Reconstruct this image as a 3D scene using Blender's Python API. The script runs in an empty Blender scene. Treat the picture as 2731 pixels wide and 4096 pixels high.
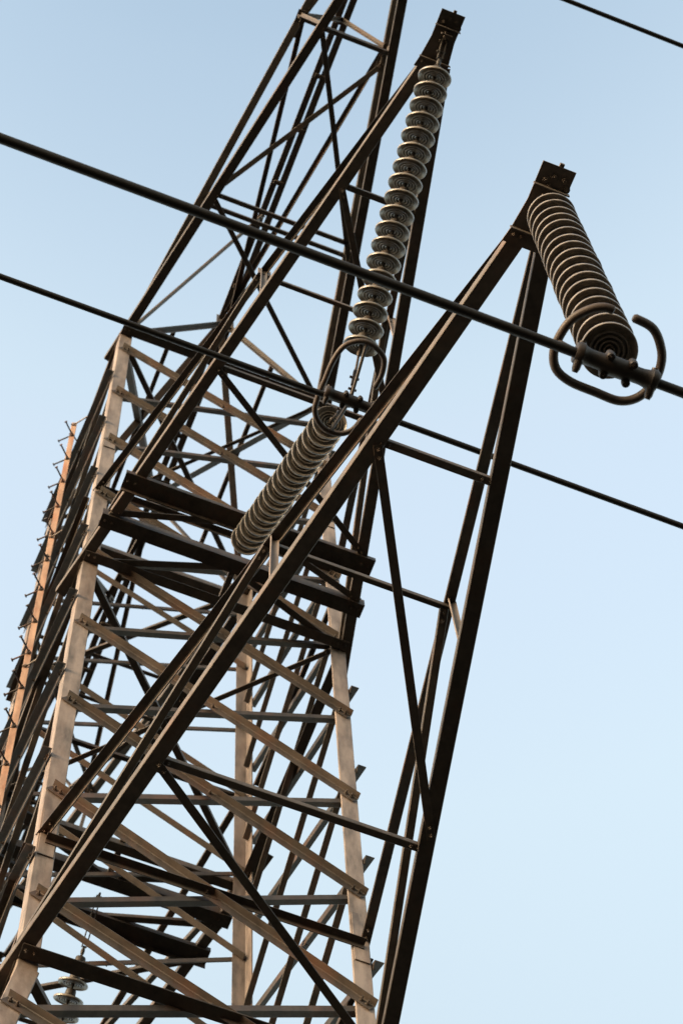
import bpy, bmesh, math, random
from mathutils import Vector, Matrix
random.seed(7)
C = bpy.context.scene.collection
R = math.radians
# ---------------------------------------------------------------- camera
CAM = Vector((2.6552, 8.9645, 0.0))
RR = [(-0.93033287, 0.36546487, -0.03026863),     # image right, in world axes
      (-0.33498555, -0.88051991, -0.33536454),    # image down
      (-0.14921609, -0.30186110, 0.94160206)]     # forward
cam = bpy.data.cameras.new('camera')
co = bpy.data.objects.new('camera', cam)
C.objects.link(co)
m = Matrix(((RR[0][0], -RR[1][0], -RR[2][0], CAM.x),
            (RR[0][1], -RR[1][1], -RR[2][1], CAM.y),
            (RR[0][2], -RR[1][2], -RR[2][2], CAM.z),
            (0, 0, 0, 1)))
co.matrix_world = m
cam.sensor_fit = 'VERTICAL'
cam.sensor_height = 36.0
cam.lens = 11032.92 / 4096 * 36.0
cam.clip_start = 0.05
cam.clip_end = 20000
cam.dof.use_dof = True
cam.dof.focus_distance = 15.5
cam.dof.aperture_fstop = 5.6
bpy.context.scene.camera = co
# ---------------------------------------------------------------- sky, sun, exposure
SUN_EL, SUN_AZ = 10.0, 14.0        # azimuth measured from +X towards +Y
world = bpy.data.worlds.new('World')
bpy.context.scene.world = world
world.use_nodes = True
wt = world.node_tree
wt.nodes.clear()
sky = wt.nodes.new('ShaderNodeTexSky')
sky.sky_type = 'NISHITA'
sky.sun_disc = False
sky.sun_elevation = R(SUN_EL)
sky.sun_rotation = R(90 - SUN_AZ)
sky.air_density = 1.0
sky.dust_density = 3.0
sky.ozone_density = 0.3
bg = wt.nodes.new('ShaderNodeBackground')
bg.inputs['Strength'].default_value = 0.15
wo = wt.nodes.new('ShaderNodeOutputWorld')
hs = wt.nodes.new('ShaderNodeHueSaturation')
hs.inputs['Saturation'].default_value = 0.68
wt.links.new(sky.outputs[0], hs.inputs['Color'])
# brightness ramp multiplied into the sky colour by elevation: a little darker straight overhead than at 20 degrees from it
tcw = wt.nodes.new('ShaderNodeTexCoord')
sxyz = wt.nodes.new('ShaderNodeSeparateXYZ')
wt.links.new(tcw.outputs['Generated'], sxyz.inputs[0])
mrw = wt.nodes.new('ShaderNodeMapRange')
mrw.inputs['From Min'].default_value = 0.84
mrw.inputs['From Max'].default_value = 1.0
wt.links.new(sxyz.outputs['Z'], mrw.inputs[0])
rw = wt.nodes.new('ShaderNodeValToRGB')
rw.color_ramp.interpolation = 'B_SPLINE'
els = ((0.0, (0.88, 0.88, 0.80)), (0.25, (0.97, 0.97, 0.88)), (0.5, (1.04, 1.04, 0.94)), (0.72, (1.03, 1.04, 0.96)), (0.90, (0.70, 0.775, 0.79)), (1.0, (0.63, 0.71, 0.73)))
rw.color_ramp.elements[0].position, rw.color_ramp.elements[1].position = 0.0, 1.0
for k_, (p_, v_) in enumerate(els):
    e_ = rw.color_ramp.elements[k_ if k_ == 0 else -1] if k_ in (0, len(els) - 1) else rw.color_ramp.elements.new(p_)
    e_.color = (*v_, 1)
wt.links.new(mrw.outputs[0], rw.inputs[0])
mw = wt.nodes.new('ShaderNodeMix')
mw.data_type = 'RGBA'
mw.blend_type = 'MULTIPLY'
mw.inputs[0].default_value = 1.0
wt.links.new(hs.outputs[0], mw.inputs[6])
wt.links.new(rw.outputs[0], mw.inputs[7])
wt.links.new(mw.outputs[2], bg.inputs[0])
wt.links.new(bg.outputs[0], wo.inputs[0])
sun = bpy.data.lights.new('sun', 'SUN')
sun.energy = 0.28
sun.angle = R(14)
sun.color = (1.0, 0.66, 0.42)
so = bpy.data.objects.new('sun', sun)
C.objects.link(so)
sd = Vector((math.cos(R(SUN_EL)) * math.cos(R(SUN_AZ)), math.cos(R(SUN_EL)) * math.sin(R(SUN_AZ)), math.sin(R(SUN_EL))))
so.rotation_euler = sd.to_track_quat('Z', 'Y').to_euler()
so.location = sd * 60
vs = bpy.context.scene.view_settings
vs.view_transform = 'Standard'
vs.look = 'None'
vs.gamma = 1.0
vs.exposure = 2.58
GROUND = -1.6


# ---------------------------------------------------------------- materials
def steel(name, base, dark, rust, rust_amt=0.3, rough=0.6, metal=0.1, scale=1.0):
    mt = bpy.data.materials.new(name)
    mt.use_nodes = True
    nt = mt.node_tree
    b = nt.nodes['Principled BSDF']
    tc = nt.nodes.new('ShaderNodeTexCoord')
    mp = nt.nodes.new('ShaderNodeMapping')
    mp.inputs['Scale'].default_value = (1.0 * scale, 1.0 * scale, 0.22 * scale)
    nt.links.new(tc.outputs['Object'], mp.inputs[0])
    n1 = nt.nodes.new('ShaderNodeTexNoise')
    n1.inputs['Scale'].default_value = 9
    n1.inputs['Detail'].default_value = 8
    n1.inputs['Roughness'].default_value = 0.65
    nt.links.new(mp.outputs[0], n1.inputs[0])
    r1 = nt.nodes.new('ShaderNodeValToRGB')
    r1.color_ramp.elements[0].position = 0.32
    r1.color_ramp.elements[0].color = (*dark, 1)
    r1.color_ramp.elements[1].position = 0.62
    r1.color_ramp.elements[1].color = (*base, 1)
    nt.links.new(n1.outputs[0], r1.inputs[0])
    n2 = nt.nodes.new('ShaderNodeTexNoise')
    n2.inputs['Scale'].default_value = 3.2
    n2.inputs['Detail'].default_value = 10
    n2.inputs['Roughness'].default_value = 0.7
    nt.links.new(mp.outputs[0], n2.inputs[0])
    r2 = nt.nodes.new('ShaderNodeValToRGB')
    r2.color_ramp.elements[0].position = 0.5
    r2.color_ramp.elements[0].color = (0, 0, 0, 1)
    r2.color_ramp.elements[1].position = 0.68
    r2.color_ramp.elements[1].color = (rust_amt,) * 3 + (1,)
    nt.links.new(n2.outputs[0], r2.inputs[0])
    mx = nt.nodes.new('ShaderNodeMix')
    mx.data_type = 'RGBA'
    nt.links.new(r2.outputs[0], mx.inputs[0])
    nt.links.new(r1.outputs[0], mx.inputs[6])
    mx.inputs[7].default_value = (*rust, 1)
    oi = nt.nodes.new('ShaderNodeObjectInfo')      # every bar has aged a little differently
    mv = nt.nodes.new('ShaderNodeMapRange')
    mv.inputs['To Min'].default_value = 0.74
    mv.inputs['To Max'].default_value = 1.24
    nt.links.new(oi.outputs['Random'], mv.inputs[0])
    hv = nt.nodes.new('ShaderNodeHueSaturation')
    nt.links.new(mv.outputs[0], hv.inputs['Value'])
    nt.links.new(mx.outputs[2], hv.inputs['Color'])
    nt.links.new(hv.outputs[0], b.inputs['Base Color'])
    n3 = nt.nodes.new('ShaderNodeTexNoise')
    n3.inputs['Scale'].default_value = 60
    n3.inputs['Detail'].default_value = 5
    nt.links.new(tc.outputs['Object'], n3.inputs[0])
    mr = nt.nodes.new('ShaderNodeMapRange')
    mr.inputs['To Min'].default_value = rough - 0.12
    mr.inputs['To Max'].default_value = rough + 0.15
    nt.links.new(n3.outputs[0], mr.inputs[0])
    nt.links.new(mr.outputs[0], b.inputs['Roughness'])
    bp = nt.nodes.new('ShaderNodeBump')
    bp.inputs['Strength'].default_value = 0.15
    bp.inputs['Distance'].default_value = 0.002
    nt.links.new(n3.outputs[0], bp.inputs['Height'])
    nt.links.new(bp.outputs[0], b.inputs['Normal'])
    b.inputs['Metallic'].default_value = metal
    b.inputs['Specular IOR Level'].default_value = 0.3
    return mt


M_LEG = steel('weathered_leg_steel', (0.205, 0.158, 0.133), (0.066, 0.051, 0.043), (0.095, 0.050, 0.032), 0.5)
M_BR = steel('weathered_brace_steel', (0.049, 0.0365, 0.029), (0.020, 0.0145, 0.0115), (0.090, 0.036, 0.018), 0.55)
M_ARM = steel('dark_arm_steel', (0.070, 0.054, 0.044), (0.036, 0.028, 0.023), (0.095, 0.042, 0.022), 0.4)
M_BOLT = steel('bolt_steel', (0.07, 0.055, 0.045), (0.03, 0.024, 0.02), (0.08, 0.035, 0.018), 0.5, 0.5, 0.4, 4)
M_RAIL = steel('rusty_rail_steel', (0.25, 0.155, 0.105), (0.12, 0.062, 0.038), (0.22, 0.07, 0.025), 0.8, 0.7, 0.05)
M_STEP = steel('step_bolt_steel', (0.035, 0.024, 0.02), (0.02, 0.014, 0.012), (0.12, 0.035, 0.015), 0.8, 0.6, 0.3, 5)
M_RING = steel('aged_ring_metal', (0.026, 0.018, 0.015), (0.013, 0.009, 0.008), (0.03, 0.016, 0.01), 0.3, 0.5, 0.35, 2)
M_WIRE = steel('aged_aluminium_strand', (0.011, 0.008, 0.0065), (0.007, 0.005, 0.004), (0.012, 0.007, 0.005), 0.3, 0.6, 0.3, 3)
M_RING_TUBE = steel('brown_ring_tube', (0.060, 0.042, 0.034), (0.032, 0.022, 0.018), (0.06, 0.03, 0.018), 0.4, 0.55, 0.2, 3)
M_CAP = steel('galvanised_cap', (0.045, 0.038, 0.034), (0.025, 0.021, 0.018), (0.05, 0.026, 0.015), 0.5, 0.6, 0.3, 6)


def porcelain():
    mt = bpy.data.materials.new('grey_brown_porcelain')
    mt.use_nodes = True
    nt = mt.node_tree
    b = nt.nodes['Principled BSDF']
    tc = nt.nodes.new('ShaderNodeTexCoord')
    n = nt.nodes.new('ShaderNodeTexNoise')
    n.inputs['Scale'].default_value = 22
    n.inputs['Detail'].default_value = 7
    nt.links.new(tc.outputs['Object'], n.inputs[0])
    r = nt.nodes.new('ShaderNodeValToRGB')
    r.color_ramp.elements[0].position = 0.35
    r.color_ramp.elements[0].color = (0.088, 0.071, 0.057, 1)
    r.color_ramp.elements[1].position = 0.65
    r.color_ramp.elements[1].color = (0.158, 0.130, 0.106, 1)
    nt.links.new(n.outputs[0], r.inputs[0])
    nt.links.new(r.outputs[0], b.inputs['Base Color'])
    mr = nt.nodes.new('ShaderNodeMapRange')
    mr.inputs['To Min'].default_value = 0.22
    mr.inputs['To Max'].default_value = 0.48
    nt.links.new(n.outputs[0], mr.inputs[0])
    nt.links.new(mr.outputs[0], b.inputs['Roughness'])
    b.inputs['Coat Weight'].default_value = 0.12
    b.inputs['Coat Roughness'].default_value = 0.2
    return mt


M_POR = porcelain()


# ---------------------------------------------------------------- helpers
def link(name, bm, mat, parent=None, smooth=False):
    me = bpy.data.meshes.new(name)
    bmesh.ops.recalc_face_normals(bm, faces=bm.faces)
    bm.to_mesh(me)
    bm.free()
    me.materials.append(mat)
    if smooth:
        for p in me.polygons:
            p.use_smooth = True
        me.set_sharp_from_angle(angle=R(38))
    o = bpy.data.objects.new(name, me)
    C.objects.link(o)
    if parent:
        o.parent = parent
    return o


def tag(o, label=None, cat=None, group=None, kind=None):
    if label: o['label'] = label
    if cat: o['category'] = cat
    if group: o['group'] = group
    if kind: o['kind'] = kind
    return o


def empty(name, loc=(0, 0, 0)):
    o = bpy.data.objects.new(name, None)
    o.location = loc
    o.empty_display_size = 0.3
    C.objects.link(o)
    return o


def V(p): return Vector(p)


def prism(bm, poly, a, b, u, v):
    """extrude a 2-D polygon (in u, v) from a to b"""
    A = [bm.verts.new(a + u * x + v * y) for x, y in poly]
    B = [bm.verts.new(b + u * x + v * y) for x, y in poly]
    n = len(poly)
    bm.faces.new(A[::-1])
    bm.faces.new(B)
    for i in range(n):
        bm.faces.new((A[i], A[(i + 1) % n], B[(i + 1) % n], B[i]))


def frame(a, b, u, v):
    d = (b - a).normalized()
    u = (V(u) - d * V(u).dot(d)).normalized()
    w = d.cross(u)
    if w.dot(V(v)) < 0: w = -w
    return d, u, w


def angle_bm(bm, a, b, u, v, wu, wv=None, t=0.009, e0=0.0, e1=0.0):
    a, b = V(a), V(b)
    wv = wv or wu
    d, u, v = frame(a, b, u, v)
    a = a - d * e0
    b = b + d * e1
    k = t * 0.35
    poly = [(0, k), (k, 0), (wu - k, 0), (wu, k), (wu, t), (t + 2 * k, t), (t, t + 2 * k), (t, wv), (k, wv), (0, wv - k)]
    prism(bm, poly, a, b, u, v)
    return d, u, v


def box_bm(bm, c, x, y, z):
    """box with half-extent vectors x, y, z"""
    c, x, y, z = V(c), V(x), V(y), V(z)
    vs_ = [bm.verts.new(c + x * i + y * j + z * k) for i in (-1, 1) for j in (-1, 1) for k in (-1, 1)]
    for f in ((0, 1, 3, 2), (4, 6, 7, 5), (0, 4, 5, 1), (2, 3, 7, 6), (0, 2, 6, 4), (1, 5, 7, 3)):
        bm.faces.new([vs_[i] for i in f])


def bolt_bm(bm, p, n, r=0.016, h=0.014, shank=0.022):
    """hex head, washer and shank end on a surface with normal n"""
    p, n = V(p), V(n).normalized()
    a = n.orthogonal().normalized()
    b = n.cross(a)
    for rr, h0, h1, k in ((r * 1.35, 0, 0.003, 10), (r, 0.003, h, 6), (r * 0.5, h, h + shank, 6)):
        ph = random.random()
        poly = [(rr * math.cos(ph + 2 * math.pi * i / k), rr * math.sin(ph + 2 * math.pi * i / k)) for i in range(k)]
        prism(bm, poly, p + n * h0, p + n * h1, a, b)


def tube_bm(bm, pts, r, n=12, cap=True, closed=False):
    pts = [V(p) for p in pts]
    N = len(pts)
    rings = []
    up = None
    for i, p in enumerate(pts):
        if closed:
            d = (pts[(i + 1) % N] - pts[i - 1]).normalized()
        else:
            d = (pts[min(i + 1, N - 1)] - pts[max(i - 1, 0)]).normalized()
        if up is None:
            up = d.orthogonal().normalized()
        up = (up - d * up.dot(d)).normalized()
        w = d.cross(up)
        rr = r[i] if isinstance(r, (list, tuple)) else r
        rings.append([bm.verts.new(p + (up * math.cos(2 * math.pi * k / n) + w * math.sin(2 * math.pi * k / n)) * rr) for k in range(n)])
    for i in range(N if closed else N - 1):
        A, B = rings[i], rings[(i + 1) % N]
        for k in range(n):
            bm.faces.new((A[k], A[(k + 1) % n], B[(k + 1) % n], B[k]))
    if cap and not closed:
        bm.faces.new(rings[0][::-1])
        bm.faces.new(rings[-1])


def lathe_bm(bm, prof, o, ax, n=40):
    """prof: list of (r, h) ; o origin ; ax axis"""
    o, ax = V(o), V(ax).normalized()
    a = ax.orthogonal().normalized()
    b = ax.cross(a)
    rings = []
    for r, h in prof:
        if r < 1e-5:
            rings.append([bm.verts.new(o + ax * h)])
        else:
            rings.append([bm.verts.new(o + ax * h + (a * math.cos(2 * math.pi * k / n) + b * math.sin(2 * math.pi * k / n)) * r) for k in range(n)])
    for A, B in zip(rings[:-1], rings[1:]):
        for k in range(n):
            k2 = (k + 1) % n
            if len(A) == 1 and len(B) == 1: continue
            if len(A) == 1: bm.faces.new((A[0], B[k2], B[k]))
            elif len(B) == 1: bm.faces.new((A[k], A[k2], B[0]))
            else: bm.faces.new((A[k], A[k2], B[k2], B[k]))


def smoothpath(pts, k=6, closed=False):
    P = [V(p) for p in pts]
    n = len(P)
    out = []
    rng = range(n if closed else n - 1)
    for i in rng:
        p0 = P[(i - 1) % n] if closed or i > 0 else P[0]
        p1, p2 = P[i], P[(i + 1) % n]
        p3 = P[(i + 2) % n] if closed or i + 2 < n else P[-1]
        for j in range(k):
            t = j / k
            out.append(0.5 * ((2 * p1) + (p2 - p0) * t + (2 * p0 - 5 * p1 + 4 * p2 - p3) * t * t + (3 * p1 - p0 - 3 * p2 + p3) * t ** 3))
    if not closed: out.append(P[-1])
    return out


# ---------------------------------------------------------------- ground
def ground():
    mt = bpy.data.materials.new('dusky_grass_ground')
    mt.use_nodes = True
    nt = mt.node_tree
    b = nt.nodes['Principled BSDF']
    tc = nt.nodes.new('ShaderNodeTexCoord')
    n = nt.nodes.new('ShaderNodeTexNoise')
    n.inputs['Scale'].default_value = 0.35
    n.inputs['Detail'].default_value = 12
    n.inputs['Roughness'].default_value = 0.7
    nt.links.new(tc.outputs['Object'], n.inputs[0])
    r = nt.nodes.new('ShaderNodeValToRGB')
    r.color_ramp.elements[0].position = 0.35
    r.color_ramp.elements[0].color = (0.007, 0.008, 0.005, 1)
    r.color_ramp.elements[1].position = 0.65
    r.color_ramp.elements[1].color = (0.014, 0.012, 0.008, 1)
    nt.links.new(n.outputs[0], r.inputs[0])
    nt.links.new(r.outputs[0], b.inputs['Base Color'])
    b.inputs['Roughness'].default_value = 0.95
    bp = nt.nodes.new('ShaderNodeBump')
    bp.inputs['Strength'].default_value = 0.6
    bp.inputs['Distance'].default_value = 0.1
    nt.links.new(n.outputs[0], bp.inputs['Height'])
    nt.links.new(bp.outputs[0], b.inputs['Normal'])
    bm = bmesh.new()
    k = 24
    xs = [-6000 * (abs(1 - 2 * i / k) ** 2.5) * (1 if i < k / 2 else -1) for i in range(k + 1)]
    g = [[bm.verts.new((x, y, GROUND + (0.12 * math.sin(x * 0.3) * math.cos(y * 0.23) if abs(x) < 60 and abs(y) < 60 else 0) - 0.12)) for y in xs] for x in xs]
    for i in range(k):
        for j in range(k):
            bm.faces.new((g[i][j], g[i + 1][j], g[i + 1][j + 1], g[i][j + 1]))
    o = link('ground', bm, mt, None, True)
    tag(o, kind='structure')


ground()

# ---------------------------------------------------------------- tower
W, D = 1.0735, 1.0965            # centre of the visible leg flanges (half width, half depth)
LEG = 0.13                       # leg flange
WX, DY = W + LEG / 2, D + 0.035  # outer corner of the legs
ZB, Z2, ZT = 14.34, 20.93, 27.6  # bottom-chord levels of the three pairs of crossarms
ZU1, ZU2 = 15.98, 22.70          # upper-chord roots
ZR = 29.5                        # ridge of the top pair of arms
FN = [15.13 + 1.49 * i for i in range(9)]     # joints of the front / back lattice
SN = [15.70 + 1.4880 * i for i in range(9)]     # joints of the side lattice
SPLAY = 0.135                    # the legs spread below the lowest arm


def half(z):
    e = max(0.0, ZB - 0.1 - z) * SPLAY
    return WX + e, DY + e


tower = empty('transmission_tower', (0, 0, GROUND))
tag(tower, 'tall weathered brown steel lattice pylon seen from below, its crossarms reaching over the camera', 'pylon')
TO = Vector((0, 0, -GROUND))     # children are given in world coordinates minus the tower's base


def part(name, bm, mat, parent=None, smooth=False):
    for v_ in bm.verts:
        v_.co += TO
    return link(name, bm, mat, parent or tower, smooth)


legs = {}
for sx in (1, -1):
    for sy in (1, -1):
        bm = bmesh.new()
        top = ZT + 0.06
        kz = ZB - 0.1
        hx0, hy0 = half(GROUND)
        u, v = (-sx, 0, 0), (0, -sy, 0)
        angle_bm(bm, (sx * WX, sy * DY, kz), (sx * WX, sy * DY, top), u, v, LEG, LEG, 0.013)
        angle_bm(bm, (sx * hx0, sy * hy0, GROUND - 0.3), (sx * WX, sy * DY, kz), u, v, LEG + 0.01, LEG + 0.01, 0.014, e1=0.02)
        # splice plates
        for zs in (16.0, 21.3, 24.2):
            box_bm(bm, (sx * (WX - LEG / 2), sy * (DY + 0.006), zs), (0.052, 0, 0), (0, 0.005, 0), (0, 0, 0.32))
        legs[sx, sy] = part('leg', bm, M_LEG)
        bm = bmesh.new()
        box_bm(bm, (sx * hx0, sy * hy0, GROUND + 0.02), (0.45, 0, 0), (0, 0.45, 0), (0, 0, 0.3))
        part('concrete_footing', bm, M_LEG)
bpy.context.view_layer.update()


def brace(name, a, b, nrm, outside, wp, wo, mat, t=0.007, e=0.05, bolts=True, parent=None, sh=0.02):
    """diagonal in a tower face: in-plane flange plus an outstanding one. outside=True lies on the outer side
    with the outstanding flange on its top edge, outside=False lies inside with it on its lower edge"""
    a, b, n = V(a), V(b), V(nrm)
    d = (b - a).normalized()
    up = (V((0, 0, 1)) - d * d.z).normalized()
    bm = bmesh.new()
    if outside:
        o = n * 0.008 + up * wp * 0.5
        angle_bm(bm, a + o, b + o, n, -up, wo, wp, t, e, e)
    else:
        o = n * -0.020 - up * wp * 0.5
        angle_bm(bm, a + o, b + o, -n, up, wo, wp, t, e, e)
    if bolts:
        off = (0.008 + t if outside else -0.020 - t)
        for p, s in ((a, 1), (b, -1)):
            for q in (0.012, 0.062):
                bolt_bm(bm, p + d * s * (q - 0.02) + n * off, n if outside else -n, 0.013, 0.012, sh)
        if outside:
            c = (a + b) / 2
            bolt_bm(bm, c + n * (0.008 + t), n, 0.013, 0.013, 0.015)
    return part(name, bm, mat, parent)


FW, FD = W, D  # joints sit on the flange centres
for s, nn in ((1, (0, 1, 0)), (-1, (0, -1, 0))):
    y = s * DY
    for i in range(len(FN) - 1):
        lo, hi = FN[i], FN[i + 1]
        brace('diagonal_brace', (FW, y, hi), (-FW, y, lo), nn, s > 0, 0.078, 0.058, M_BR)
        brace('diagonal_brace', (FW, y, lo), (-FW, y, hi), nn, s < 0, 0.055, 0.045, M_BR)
for s, nn in ((1, (1, 0, 0)), (-1, (-1, 0, 0))):
    x = s * WX
    for i in range(len(SN) - 1):
        lo, hi = SN[i], SN[i + 1]
        brace('diagonal_brace', (x, FD, lo), (x, -FD, hi), nn, True, 0.074, 0.066, M_BR, e=0.065, sh=0.006)
        brace('diagonal_brace', (x, FD - .03, hi), (x, -FD + .03, lo), nn, False, 0.05, 0.05, M_BR, e=0.02)
# spread lower body
LN = [15.13, 13.65, 11.9, 9.7, 7.0, 3.6]
for i in range(len(LN) - 1):
    hi, lo = LN[i], LN[i + 1]
    (xh, yh), (xl, yl) = half(hi), half(lo)
    xh, yh, xl, yl = xh - .065, yh, xl - .065, yl
    for s in (1, -1):
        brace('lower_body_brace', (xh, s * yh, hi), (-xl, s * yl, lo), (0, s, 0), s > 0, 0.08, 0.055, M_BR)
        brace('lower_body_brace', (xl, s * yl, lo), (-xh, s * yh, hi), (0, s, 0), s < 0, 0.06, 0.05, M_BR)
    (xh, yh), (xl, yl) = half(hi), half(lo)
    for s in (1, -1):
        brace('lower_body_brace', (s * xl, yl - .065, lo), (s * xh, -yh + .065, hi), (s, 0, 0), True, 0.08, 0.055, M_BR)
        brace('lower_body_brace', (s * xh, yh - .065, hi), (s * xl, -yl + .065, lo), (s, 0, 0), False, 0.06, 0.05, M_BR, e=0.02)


def strut(name, a, b, u, v, wu, wv, mat, t=0.008, e=0.0, parent=None):
    bm = bmesh.new()
    d, uu, vv = angle_bm(bm, a, b, u, v, wu, wv, t, e, e)
    for p, s in ((V(a), 1), (V(b), -1)):
        for q in (0.03, 0.08):
            bolt_bm(bm, p + d * s * q + uu * wu * 0.55 - vv * 0.001, -vv, 0.013, 0.012, 0.012)
    return part(name, bm, mat, parent)


# horizontal beams of the body
for s in (1, -1):
    y = s * (DY + 0.015)
    for z, wv, wu in ((ZB, 0.11, 0.10), (Z2, 0.085, 0.085), (ZT, 0.10, 0.09)):
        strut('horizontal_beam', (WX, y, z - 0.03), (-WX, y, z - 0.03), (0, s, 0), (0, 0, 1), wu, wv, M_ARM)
    for z in (15.86, ZU2 - 0.08):
        strut('horizontal_beam', (WX - 0.05, s * (DY + 0.01), z + 0.03), (-WX + 0.05, s * (DY + 0.01), z + 0.03), (0, s, 0), (0, 0, -1), 0.06, 0.05, M_BR)
    x = s * (WX + 0.012)
    for z in (ZB, Z2, ZT):
        strut('horizontal_beam', (x, DY - 0.02, z - 0.02), (x, -DY + 0.02, z - 0.02), (-s, 0, 0), (0, 0, 1), 0.085, 0.085, M_ARM)
    for z in (ZU1, ZU2):
        strut('horizontal_beam', (x, DY - 0.1, z), (x, -DY + 0.1, z), (s, 0, 0), (0, 0, -1), 0.055, 0.06, M_BR)
# plan bracing
for z, k in ((ZB, 0.06), (Z2, 0.06), (ZT, 0.055)):
    strut('plan_brace', (W, D, z + 0.02), (-W, -D, z + 0.02), (1, -1, 0), (0, 0, 1), k, k, M_ARM)
    strut('plan_brace', (-W, D, z + 0.035), (W, -D, z + 0.035), (1, 1, 0), (0, 0, 1), k - .015, k, M_ARM)

# gable and ridge of the tower head
for s in (1, -1):
    P = (0, s * D, ZR)
    for sx in (1, -1):
        strut('gable_rafter', (sx * W, s * (DY + .01), ZT), P, (0, s, 0), (0, 0, -1), 0.05, 0.06, M_BR)
        strut('roof_hip', P, (sx * W, -s * D, ZT), (1, 0, 0), (0, 0, 1), 0.075, 0.06, M_BR)
    bm = bmesh.new()
    box_bm(bm, (0, s * (D + 0.03), ZR + 0.02), (0.1, 0, 0), (0, 0.006, 0), (0, 0, 0.17))
    box_bm(bm, (0, s * (D - 0.13), ZR - 0.03), (0.09, 0, 0), (0, 0.12, 0), (0, 0, 0.006))
    part('ridge_gusset', bm, M_BR)
for sx in (1, -1):
    zz = (ZT + ZR) / 2
    strut('roof_purlin', (sx * W / 2, D, zz), (sx * W / 2, -D, zz), (sx, 0, 0), (0, 0, 1), 0.05, 0.05, M_BR)


# ---------------------------------------------------------------- crossarms
def tip_plate(bm, s, z, w=0.095, e=6.57):
    """flat end plate under the two chords, cross angles with hanging flanges, bolts and hanger"""
    pts = [(w, e), (-w, e), (-w * .98, e - .20), (-0.115, e - .37), (-0.135, e - .46), (0.135, e - .46), (0.115, e - .37), (w * .98, e - .20)]
    pts = [(x + 0.014, y + 0.018 if y > e - .1 else y) for x, y in pts]
    lo = [bm.verts.new((x, s * y, z - 0.014)) for x, y in pts]
    hi = [bm.verts.new((x, s * y, z - 0.002)) for x, y in pts]
    bm.faces.new(lo)
    bm.faces.new(hi[::-1])
    n = len(pts)
    for i in range(n):
        bm.faces.new((lo[i], lo[(i + 1) % n], hi[(i + 1) % n], hi[i]))
    for yy, hw in ((e - .105, w + 0.006), (e - .37, 0.125)):
        box_bm(bm, (0.014, s * yy, z - 0.040), (hw, 0, 0), (0, 0.004, 0), (0, 0, 0.026))
    for x, dy in ((0.058, .075), (0.018, .045), (-0.038, .045), (-0.064, .085), (0.03, .10)):
        bolt_bm(bm, (x, s * (e - dy), z - 0.014), (0, 0, -1), 0.017, 0.013, 0.008)
    for x in (-0.10, -0.06, 0.06, 0.10):
        bolt_bm(bm, (x, s * (e - .41), z - 0.014), (0, 0, -1), 0.013, 0.012, 0.008)
    box_bm(bm, (0.004, s * (e + .020), z + 0.004), (0.012, 0, 0), (0, 0.016, 0), (0, 0, 0.014))
    # hanger block
    box_bm(bm, (0, s * (e - .155), z - 0.035), (0.022, 0, 0), (0, 0.024, 0), (0, 0, 0.022))
    box_bm(bm, (0.005, s * (e - .150), z - 0.060), (0.045, 0, 0), (0, 0.005, 0), (0, 0, 0.028))


def lerp(a, b, t): return tuple(a[i] + (b[i] - a[i]) * t for i in range(3))


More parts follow.
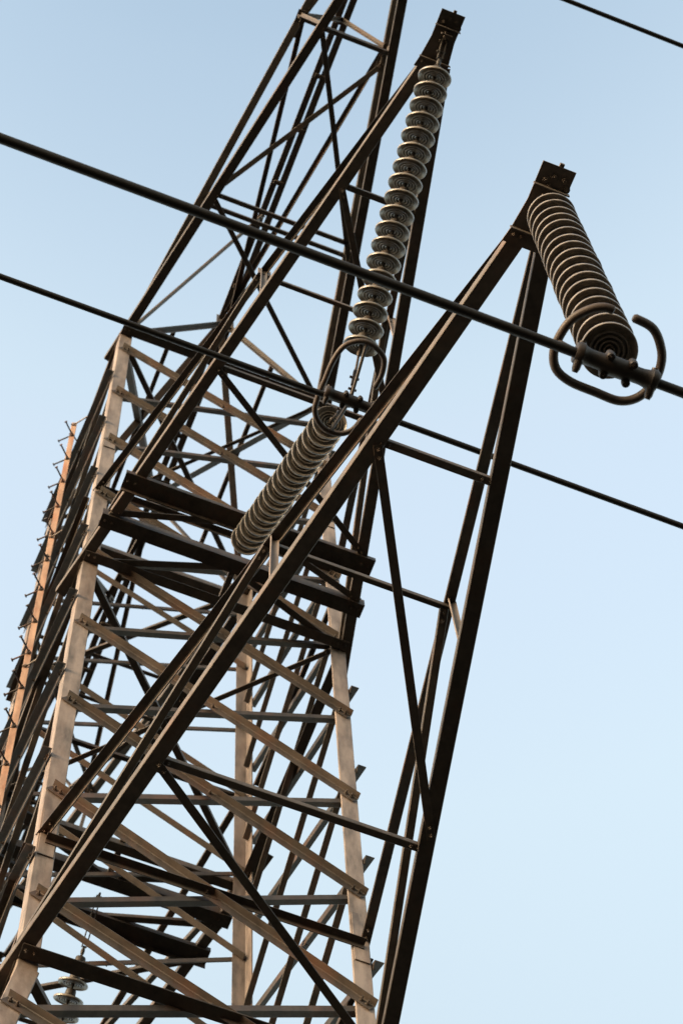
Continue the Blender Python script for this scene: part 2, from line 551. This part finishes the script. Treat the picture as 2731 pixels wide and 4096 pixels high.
def crossarm(s, zl, zu, n1, n2, ym, cw, uw, rooty=None, e=6.57):
    bm = bmesh.new()
    tip_plate(bm, s, zl, e=e)
    arm = part('crossarm', bm, M_ARM)
    YT = e - 0.47
    sl = (1.145 - 0.088) / (YT - D)

    def at(sx, y): return (sx * (0.088 + sl * (YT - y)), s * y, zl)
    up = {}
    for sx in (1, -1):
        a = at(sx, D - 0.30)
        b = at(sx, YT + 0.06)
        bm = bmesh.new()
        off = cw / 2
        angle_bm(bm, (a[0] + off, a[1], zl - 0.012), (b[0] + off * .8, b[1], zl), (-1, 0, 0), (0, 0, 1), cw, cw * 0.85, 0.010)
        part('bottom_chord', bm, M_ARM, arm)
        r = (sx * (WX - 0.03), s * (DY + 0.01), zu)
        tpt = (sx * 0.075, s * (YT + 0.02), zl + 0.16)
        bm = bmesh.new()
        angle_bm(bm, (r[0] - sx * uw / 2, r[1], r[2]), (tpt[0] - sx * uw / 2, tpt[1], tpt[2]), (sx, 0, 0), (0, 0, -1) if sx > 0 else (0, 0, 1), uw, uw * 0.7, 0.008, 0.05, 0)
        for q in (0.02, 0.09):
            p = V(lerp(r, tpt, q / 5))
            bolt_bm(bm, p + V((0, 0, -0.004)), (0, 0, -1), 0.014, 0.013, 0.02)
        part('top_chord', bm, M_BR, arm)
        t = (ym - r[1] * s) / (tpt[1] * s - r[1] * s)
        up[sx] = lerp(r, tpt, t)
        lowp = at(sx, ym)
        strut('arm_post', (up[sx][0], up[sx][1], up[sx][2] - 0.0), (lowp[0], lowp[1], zl + 0.01), (-1, .7 * s, 0), (1, .7 * s, 0), 0.044, 0.044, M_LEG, parent=arm)
        strut('arm_side_brace', (up[sx][0] + 0.045, up[sx][1] - s * 0.03, up[sx][2] - 0.03), (sx * WX + (.085 if sx < 0 else .035), s * (D + 0.1), zl + 0.03), (-1, 0, 0), (0, 0, 1), 0.05, 0.05, M_ARM, parent=arm)
        if e < 6.5:
            bm = bmesh.new()
            box_bm(bm, (up[sx][0] - .01, up[sx][1] + s * .02, up[sx][2] - 0.04), (0.055, 0, 0), (0, 0.004, 0), (0, 0, 0.075))
            part('gusset_plate', bm, M_LEG, arm)
    k = 0.045
    zz = zl + 0.012
    for y in (n1, n2):
        a, b = at(1, y), at(-1, y)
        strut('arm_strut', (a[0] - .0, a[1], zz), (b[0] + .0, b[1], zz), (0, -s, 0), (0, 0, 1), k, k, M_ARM, parent=arm)
    a, b = at(1, n1 - 0.05), at(-1, n2 + 0.05)
    strut('arm_diagonal', (a[0], a[1], zz - .022), (b[0], b[1], zz - .022), (-1, 0, 0), (0, 0, 1), k + .008, k, M_ARM, parent=arm)
    a, b = at(1, n2 - 0.05), (at(-1, rooty) if rooty else (-W, s * (D + 0.1), zl))
    strut('arm_diagonal', (a[0], a[1], zz - .022), (b[0], b[1], zz - .022), (-1, 0, 0), (0, 0, 1), k + .008, k, M_ARM, parent=arm)
    strut('arm_strut', up[1], up[-1], (0, -s, 0), (0, 0, -1), k, k, M_ARM, parent=arm)
    return arm


for s in (1, -1):
    crossarm(s, ZB, ZU1, 4.84, 2.62, 3.78, 0.094, 0.066)
    arm = crossarm(s, Z2, ZU2, 4.77, 3.06, 3.66, 0.09, 0.062, 1.95, 6.28)
    # twin beams that carry the inner insulator string
    for y, dz, h in ((1.90, -1, 0.055), (1.52, 1, 0.055)):
        bm = bmesh.new()
        z = Z2 - 0.03
        hx = 1.07 if dz < 0 else 1.13
        wdt = 0.145 if dz < 0 else 0.118
        box_bm(bm, (0, s * y, z), (hx, 0, 0), (0, wdt / 2, 0), (0, 0, 0.006))
        if dz < 0:
            box_bm(bm, (0, s * y - wdt / 2 + 0.005, z - 0.006 - h / 2), (hx, 0, 0), (0, 0.005, 0), (0, 0, h / 2))
            box_bm(bm, (0, s * y + wdt / 2 - 0.005, z + 0.03), (hx, 0, 0), (0, 0.005, 0), (0, 0, 0.026))
        else:
            box_bm(bm, (0, s * y + wdt / 2 - 0.005, z + 0.006 + h), (hx, 0, 0), (0, 0.005, 0), (0, 0, h))
            box_bm(bm, (0, s * y - wdt / 2 + 0.005, z + 0.006 + h), (hx, 0, 0), (0, 0.005, 0), (0, 0, h))
        for x in (-hx + .04, -hx + .10, hx - .10, hx - .04):
            bolt_bm(bm, (x, s * y, z - 0.007), (0, 0, -1), 0.014, 0.012, 0.01)
        part('hanger_beam', bm, M_BR, arm)
    z = Z2
    for sx in (1, -1):
        strut('arm_diagonal', (sx * W, s * 1.56, z + 0.0), (sx * 0.02, s * 1.86, z + 0.0), (0, s, 0), (0, 0, 1), 0.055, 0.05, M_ARM, parent=arm)
        strut('arm_diagonal', (sx * W, s * (D + .02), z - 0.01), (sx * 0.02, s * 1.46, z - 0.01), (0, s, 0), (0, 0, 1), 0.055, 0.05, M_ARM, parent=arm)
    strut('arm_strut', (0.0, s * 1.5, z + .015), (0.0, s * D, z + .015), (-1, 0, 0), (0, 0, 1), 0.05, 0.05, M_ARM, parent=arm)

# top pair of arms : two level bottom chords, two rising chords and a double ridge chord
for s in (1, -1):
    bm = bmesh.new()
    tip_plate(bm, s, ZT)
    arm = part('crossarm', bm, M_ARM)
    YT = 6.1

    def lo(sx, y): return (sx * (0.10 + 0.2 * (YT - y)) - (0.055 if sx < 0 else 0), s * y, ZT)

    def hi(sx, y): return (sx * (W - 0.166 * (y - D)), s * y, ZT + 0.38 * (y - D))
    YP = 7.45
    zt = ZT + 0.38 * (YP - D)

    def rg(y): return (0, s * y, ZR + 0.02 + (zt - ZR) * max(0, (y - 1.1)) / (YP - 1.1) * 0.6)
    for sx in (1, -1):
        a, b = lo(sx, D - 0.28), lo(sx, YT + .06)
        bm = bmesh.new()
        angle_bm(bm, (a[0] + .05, a[1], a[2] - .012), (b[0] + .04, b[1], b[2]), (-1, 0, 0), (0, 0, 1), 0.095, 0.08, 0.009)
        part('bottom_chord', bm, M_ARM, arm)
        a, b = hi(sx, D), hi(sx, YP)
        bm = bmesh.new()
        angle_bm(bm, (a[0] + .045, a[1], a[2]), (b[0] + .03, b[1], b[2]), (-1, 0, 0), (0, 0, 1), 0.08, 0.075, 0.009, 0.05, 0)
        part('top_chord', bm, M_ARM, arm)
        g = hi(sx, 4.66)
        strut('arm_post', g, rg(4.66), (0, s, 0), (0, 0, -1), 0.045, 0.05, M_BR, parent=arm)
        strut('arm_side_brace', g, (0, s * 1.25, ZR - 0.05), (-sx, 0, 0), (0, 0, -1), 0.055, 0.05, M_BR, parent=arm)
        bm = bmesh.new()
        box_bm(bm, (g[0], g[1] - s * .08, g[2] - 0.02), (0.045, 0, 0), (0, 0.15, 0), (0, 0, 0.005))
        part('gusset_plate', bm, M_ARM, arm)
        l5 = lo(sx, 4.85)
        strut('arm_post', (g[0], g[1], g[2]), l5, (sx, 0, 0), (0, s, 0), 0.04, 0.04, M_ARM, parent=arm)
    bm = bmesh.new()
    for q in (-1, 1):
        a, b = rg(0.0), rg(YP)
        angle_bm(bm, (q * 0.012, 0 * s, ZR + .0), (q * 0.012, b[1], b[2]), (q, 0, 0), (0, 0, 1), 0.07, 0.07, 0.008)
    for i in range(12):
        y = 0.3 + i * 0.62
        p = rg(y)
        box_bm(bm, (0, p[1], p[2] - 0.006 + 0.02), (0.055, 0, 0), (0, 0.022, 0), (0, 0, 0.03))
    part('ridge_chord', bm, M_ARM, arm)
    k = 0.045
    for f, n in ((lo, (4.85, 2.88)), (hi, (4.66, 2.62))):
        for y in n:
            a, b = f(1, y), f(-1, y)
            strut('arm_strut', a, b, (0, -s, 0), (0, 0, 1), k, k, M_ARM, parent=arm)
    a, b = lo(1, 4.80), lo(-1, 2.45)
    strut('arm_diagonal', a, b, (-1, 0, 0), (0, 0, 1), .055, k, M_ARM, parent=arm)
    a, b = lo(1, 2.80), (-W, s * D, ZT)
    strut('arm_diagonal', a, b, (-1, 0, 0), (0, 0, 1), .055, k, M_ARM, parent=arm)
    a, b = hi(1, 2.65), hi(-1, 4.55)
    strut('arm_diagonal', a, b, (-1, 0, 0), (0, 0, 1), .055, k, M_ARM, parent=arm)
    a, b = hi(1, 4.7), hi(-1, 6.6)
    strut('arm_diagonal', a, b, (-1, 0, 0), (0, 0, 1), .055, k, M_ARM, parent=arm)
    a, b = (W, s * D, ZT + .03), (0, s * 2.9, rg(2.9)[2])
    strut('arm_side_brace', (W, s * D, ZT + .05), (0.02, s * 2.4, ZR), (0, s, 0), (0, 0, 1), .05, k, M_ARM, parent=arm)

# climbing rail with pairs of step bolts up the middle of the left face
bm = bmesh.new()
rx, ry, RT = 1.25, 0.02, 27.72
angle_bm(bm, (rx + .026, ry - .02, 1.2), (rx + .026, ry - .02, RT), (-.93, .36, 0), (-.36, -.93, 0), 0.056, 0.03, 0.006)
rail = part('climbing_rail', bm, M_RAIL)
for i in range(40):
    z = 27.28 - i * 0.735 - (0.03 if i % 3 == 1 else 0)
    if z < 1.5: break
    bm = bmesh.new()
    for dx, dy, l, dz in ((1, 1, 0.15, 0), (1, -1, 0.15, -0.02)):
        dv = V((dx, dy, 0)).normalized()
        a = V((rx, ry, z + dz))
        sd_ = V((0, 0, 1)), dv.cross(V((0, 0, 1)))
        for r_, h0, h1, k in ((0.008, -.02, l, 8), (0.017, l, l + .008, 8), (0.015, 0.0, 0.016, 6)):
            prism(bm, [(r_ * math.cos(q * 2 * math.pi / k), r_ * math.sin(q * 2 * math.pi / k)) for q in range(k)], a + dv * h0, a + dv * h1, *sd_)
    part('step_bolt', bm, M_STEP, rail)
for k, z in enumerate((27.62, 27.3, 24.2, 23.7, 21.1, 18.1, 15.1, 12.1, 9.1, 6.1, 3.1)):
    bm = bmesh.new()
    xin = (rx - 1.14) if z > ZB else 0.16
    tube_bm(bm, [(rx, ry, z), (rx - xin, ry + (.15 if k % 2 == 0 else -.09), z)], 0.008, 8)
    bolt_bm(bm, (rx, ry, z), (1, -.3, 0), 0.016, 0.014, 0.02)
    part('rail_tie', bm, M_LEG, rail)

# ---------------------------------------------------------------- insulator strings
SP = 0.146
SHELL = [(0.0, 0.034), (0.016, 0.032), (0.019, 0.004), (0.026, 0.001), (0.030, 0.030), (0.037, 0.031), (0.040, 0.000), (0.047, -0.002), (0.051, 0.028),
         (0.058, 0.028), (0.061, -0.002), (0.068, -0.003), (0.072, 0.024), (0.078, 0.024), (0.082, 0.000), (0.089, -0.001), (0.094, 0.018), (0.104, 0.016), (0.112, 0.008),
         (0.120, 0.001), (0.1250, -0.0035), (0.1275, -0.002), (0.1285, 0.002), (0.1285, 0.011), (0.1255, 0.015), (0.112, 0.019), (0.090, 0.024), (0.068, 0.032), (0.050, 0.038), (0.043, 0.044)]
CAPP = [(0.040, 0.036), (0.046, 0.044), (0.048, 0.052), (0.046, 0.060), (0.044, 0.088), (0.038, 0.100), (0.022, 0.108), (0.015, 0.112), (0.011, 0.116), (0.011, 0.165), (0.0, 0.165)]
protos = {}


def insulator_string(bottom, axis, n, label, group, top_len, clevis=True):
    """bottom = centre of the lowest shell, axis points up to the anchor"""
    bottom, axis = V(bottom), V(axis).normalized()
    root = empty('insulator_string', bottom)
    tag(root, label, 'insulator', group)
    q = axis.to_track_quat('Z', 'Y')
    root.rotation_mode = 'QUATERNION'
    root.rotation_quaternion = q
    for i in range(n):
        if 'shell' not in protos:
            bm = bmesh.new(); lathe_bm(bm, SHELL, (0, 0, 0), (0, 0, 1), 48)
            s_ = link('insulator_disc', bm, M_POR, root, True)
            bm = bmesh.new(); lathe_bm(bm, CAPP, (0, 0, 0), (0, 0, 1), 20)
            c_ = link('metal_cap', bm, M_CAP, s_, True)
            protos['shell'], protos['cap'] = s_, c_
        else:
            s_ = protos['shell'].copy(); C.objects.link(s_); s_.parent = root
            c_ = protos['cap'].copy(); C.objects.link(c_); c_.parent = s_
        s_.location = (0.0015 * math.sin(i * 2.3), 0.0015 * math.cos(i * 1.7), i * SP)
        s_.rotation_euler = (random.uniform(-.012, .012), random.uniform(-.012, .012), random.uniform(0, 6.28))
    # socket, links and shackle on top
    h0 = (n - 1) * SP + 0.13
    bm = bmesh.new()
    lathe_bm(bm, [(0, h0), (0.016, h0), (0.018, h0 + 0.03), (0.012, h0 + 0.05), (0.012, h0 + 0.07), (0, h0 + 0.07)], (0, 0, 0), (0, 0, 1), 12)
    for sx in (-1, 1):
        box_bm(bm, (sx * 0.018, 0, h0 + 0.07 + (top_len - 0.07) / 2), (0.004, 0, 0), (0, 0.018, 0), (0, 0, (top_len - 0.05) / 2))
    tube_bm(bm, [(-0.035, 0, h0 + top_len * .5), (0.035, 0, h0 + top_len * .5)], 0.011, 8)
    tube_bm(bm, [(-0.038, 0, h0 + top_len - .02), (0.038, 0, h0 + top_len - .02)], 0.012, 8)
    tube_bm(bm, [(0, -0.03, h0 + top_len - .02), (0, -0.02, h0 + top_len + .03), (0, 0.02, h0 + top_len + .03), (0, 0.03, h0 + top_len - .02)], 0.009, 8)
    link('hanger_link', bm, M_CAP, root, True)
    bm = bmesh.new()
    lathe_bm(bm, [(0, 0.03), (0.012, 0.03), (0.010, -0.03), (0.016, -0.045), (0.018, -0.07), (0.012, -0.085), (0, -0.085)], (0, 0, 0), (0, 0, 1), 12)
    link('ball_pin', bm, M_CAP, root, True)
    return root


VB = V((0, 3.8386, 18.4798))
A1, A3 = 0.744, 0.740
d1 = V((0, math.sin(A1), math.cos(A1)))
d3 = V((0, -math.sin(A3), math.cos(A3)))
GV = 'strings of eighteen grey brown porcelain discs'
insulator_string(VB + d1 * 0.45, d1, 18, 'slender insulator string slanting up to the tip of the middle crossarm', GV, 0.25)
insulator_string(VB + d3 * 0.45, d3, 18, 'insulator string slanting from the middle wire back to the beams at the tower', GV, 0.12)
IB = V((0, 6.3689, 11.5757))
insulator_string(IB, (0, 0, 1), 18, 'thick foreshortened insulator string hanging below the tip of the lowest crossarm, nearest the camera', GV, 0.10)
e3 = V((0, math.sin(A3), math.cos(A3)))
insulator_string(V((0, -VB.y, VB.z)) + e3 * 0.10, e3, 18, 'insulator string half hidden behind the braces in the lower left corner', GV, 0.52)


# ---------------------------------------------------------------- clamps, rings, wires
def clamp(c, label, ringpts, zr, links):
    c = V(c)
    root = empty('suspension_clamp', c)
    tag(root, label, 'clamp', 'suspension clamps with racetrack rings')
    bm = bmesh.new()
    lathe_bm(bm, [(0, -0.19), (0.044, -0.19), (0.051, -0.178), (0.051, -0.158), (0.042, -0.147), (0.037, -0.12), (0.037, -0.07), (0.044, -0.045), (0.046, 0.045), (0.038, 0.07), (0.037, 0.12),
                  (0.042, 0.147), (0.051, 0.158), (0.051, 0.178), (0.044, 0.19), (0, 0.19)], (0, 0, 0), (1, 0, 0), 24)
    link('clamp_body', bm, M_RING, root, True)
    for x in (-0.060, 0.045):
        bm = bmesh.new()
        path = smoothpath([(x, -0.044, -0.040), (x, -0.047, 0.0), (x, -0.038, 0.038), (x, 0, 0.052), (x, 0.038, 0.038), (x, 0.047, 0.0), (x, 0.044, -0.040)], 4)
        tube_bm(bm, path, 0.013, 10)
        for y in (-1, 1):
            lathe_bm(bm, [(0, -0.03), (0.016, -0.03), (0.019, -0.01), (0.019, 0.012), (0.014, 0.020), (0, 0.020)], (x, y * 0.044, -0.022), (0, 0, -1), 14)
            bolt_bm(bm, (x, y * 0.044, -0.040), (0, 0, -1), 0.012, 0.008, 0.006)
        link('u_bolt', bm, M_RING, root, True)
    for x in (-0.168, 0.168):
        bm = bmesh.new()
        tube_bm(bm, [(x, -0.02, -0.03), (x, -0.055, -0.045), (x, -0.072, -0.05)], [0.020, 0.018, 0.012], 10)
        tube_bm(bm, [(x, 0.02, 0.02), (x, 0.05, 0.03)], [0.020, 0.014], 10)
        link('collar_bolt', bm, M_RING, root, True)
    bm = bmesh.new()
    for p in links:
        p = V(p) - c
        tube_bm(bm, [(0, 0, 0.03), p], [0.012, 0.009], 10)
        mid = p * 0.5
        box_bm(bm, mid, (0.016, 0, 0), p.normalized() * 0.07, p.normalized().cross(V((1, 0, 0))) * 0.012)
        tube_bm(bm, [mid + V((-0.035, 0, 0)), mid + V((0.035, 0, 0))], 0.010, 8)
        tube_bm(bm, [p * 0.25 + V((-0.03, 0, 0)), p * 0.25 + V((0.03, 0, 0))], 0.010, 8)
    link('yoke_link', bm, M_RING, root, True)
    pts = [V((x, y, zr)) - c for x, y in ringpts]
    path = smoothpath(pts, 7)
    bm = bmesh.new()
    r = 0.0205
    tube_bm(bm, path, [r * .7] + [r] * (len(path) - 2) + [r * .7], 16)
    ring = link('grading_ring', bm, M_RING_TUBE, root, True)
    return root, ring, c


ring2 = [(0.07, 6.56), (0.12, 6.555), (0.175, 6.52), (0.225, 6.455), (0.245, 6.37), (0.24, 6.29), (0.20, 6.225), (0.12, 6.195), (0.0, 6.19), (-0.11, 6.19),
         (-0.18, 6.23), (-0.22, 6.31), (-0.22, 6.40), (-0.19, 6.475), (-0.12, 6.545), (-0.02, 6.56)]
root2, rg2, c2 = clamp((0.02, 6.385, 11.245), 'large suspension clamp with open ring under the nearest insulator string, gripping the thick lower wire',
                       ring2, 11.50, [IB - V((0, 0, 0.07))])
ring1 = [(-0.175, 3.94), (-0.185, 4.05), (-0.16, 4.16), (-0.09, 4.215), (0.0, 4.235), (0.08, 4.21), (0.145, 4.14), (0.172, 4.02), (0.175, 3.88), (0.175, 3.74), (0.16, 3.64),
         (0.10, 3.565), (0.01, 3.53), (-0.08, 3.545), (-0.145, 3.605), (-0.175, 3.70)]
root1, rg1, c1 = clamp((-0.01, 3.865, 18.36), 'smaller suspension clamp with ring where the two slanting insulator strings meet',
                       ring1, 18.62, [VB + d1 * 0.37, VB + d3 * 0.37])
for root, c, ends in ((root2, c2, [((0.17, 0.0, 0.03), (0.242, 6.345, 11.50)), ((-0.17, 0.0, 0.03), (-0.222, 6.36, 11.50))]),
                      (root1, c1, [((0.0, 0.02, 0.03), (0.0, 4.235, 18.62)), ((0.0, -0.02, 0.03), (0.0, 3.535, 18.62))])):
    for a, b in ends:
        bm = bmesh.new()
        p, a = V(b) - c, V(a)
        m_ = (a + p) * .5 + V((0, 0, -.01))
        tube_bm(bm, smoothpath([a, m_, p], 4), 0.012, 10)
        link('ring_bracket', bm, M_RING, root, True)


def wire(y, z, r, label, x0=-160.0, x1=160.0, sag=0.00035, z0=None):
    root_pts = []
    n = 160
    for i in range(n + 1):
        t = -1 + 2 * i / n
        x = (abs(t) ** 2.2) * (1 if t > 0 else -1) * x1
        root_pts.append((x, y, z - abs(x) * 0.004 + sag * x * x * 0.15))
    bm = bmesh.new()
    tube_bm(bm, root_pts, r, 14)
    # strand lay as a shallow twist is left to the bump
    o = link('power_line', bm, M_WIRE, None, True)
    tag(o, label, 'power line', 'conductors strung past the tower')
    return o


wire(6.385, 11.235, 0.0225, 'thick dark conductor of the lowest crossarm, running from the left edge through the open ring')
wire(3.84, 18.37, 0.0220, 'thinner dark conductor of the middle crossarm, passing behind the big chord to the right edge')
wire(6.36, 24.0, 0.0210, 'dark conductor crossing only the top right corner of the sky')
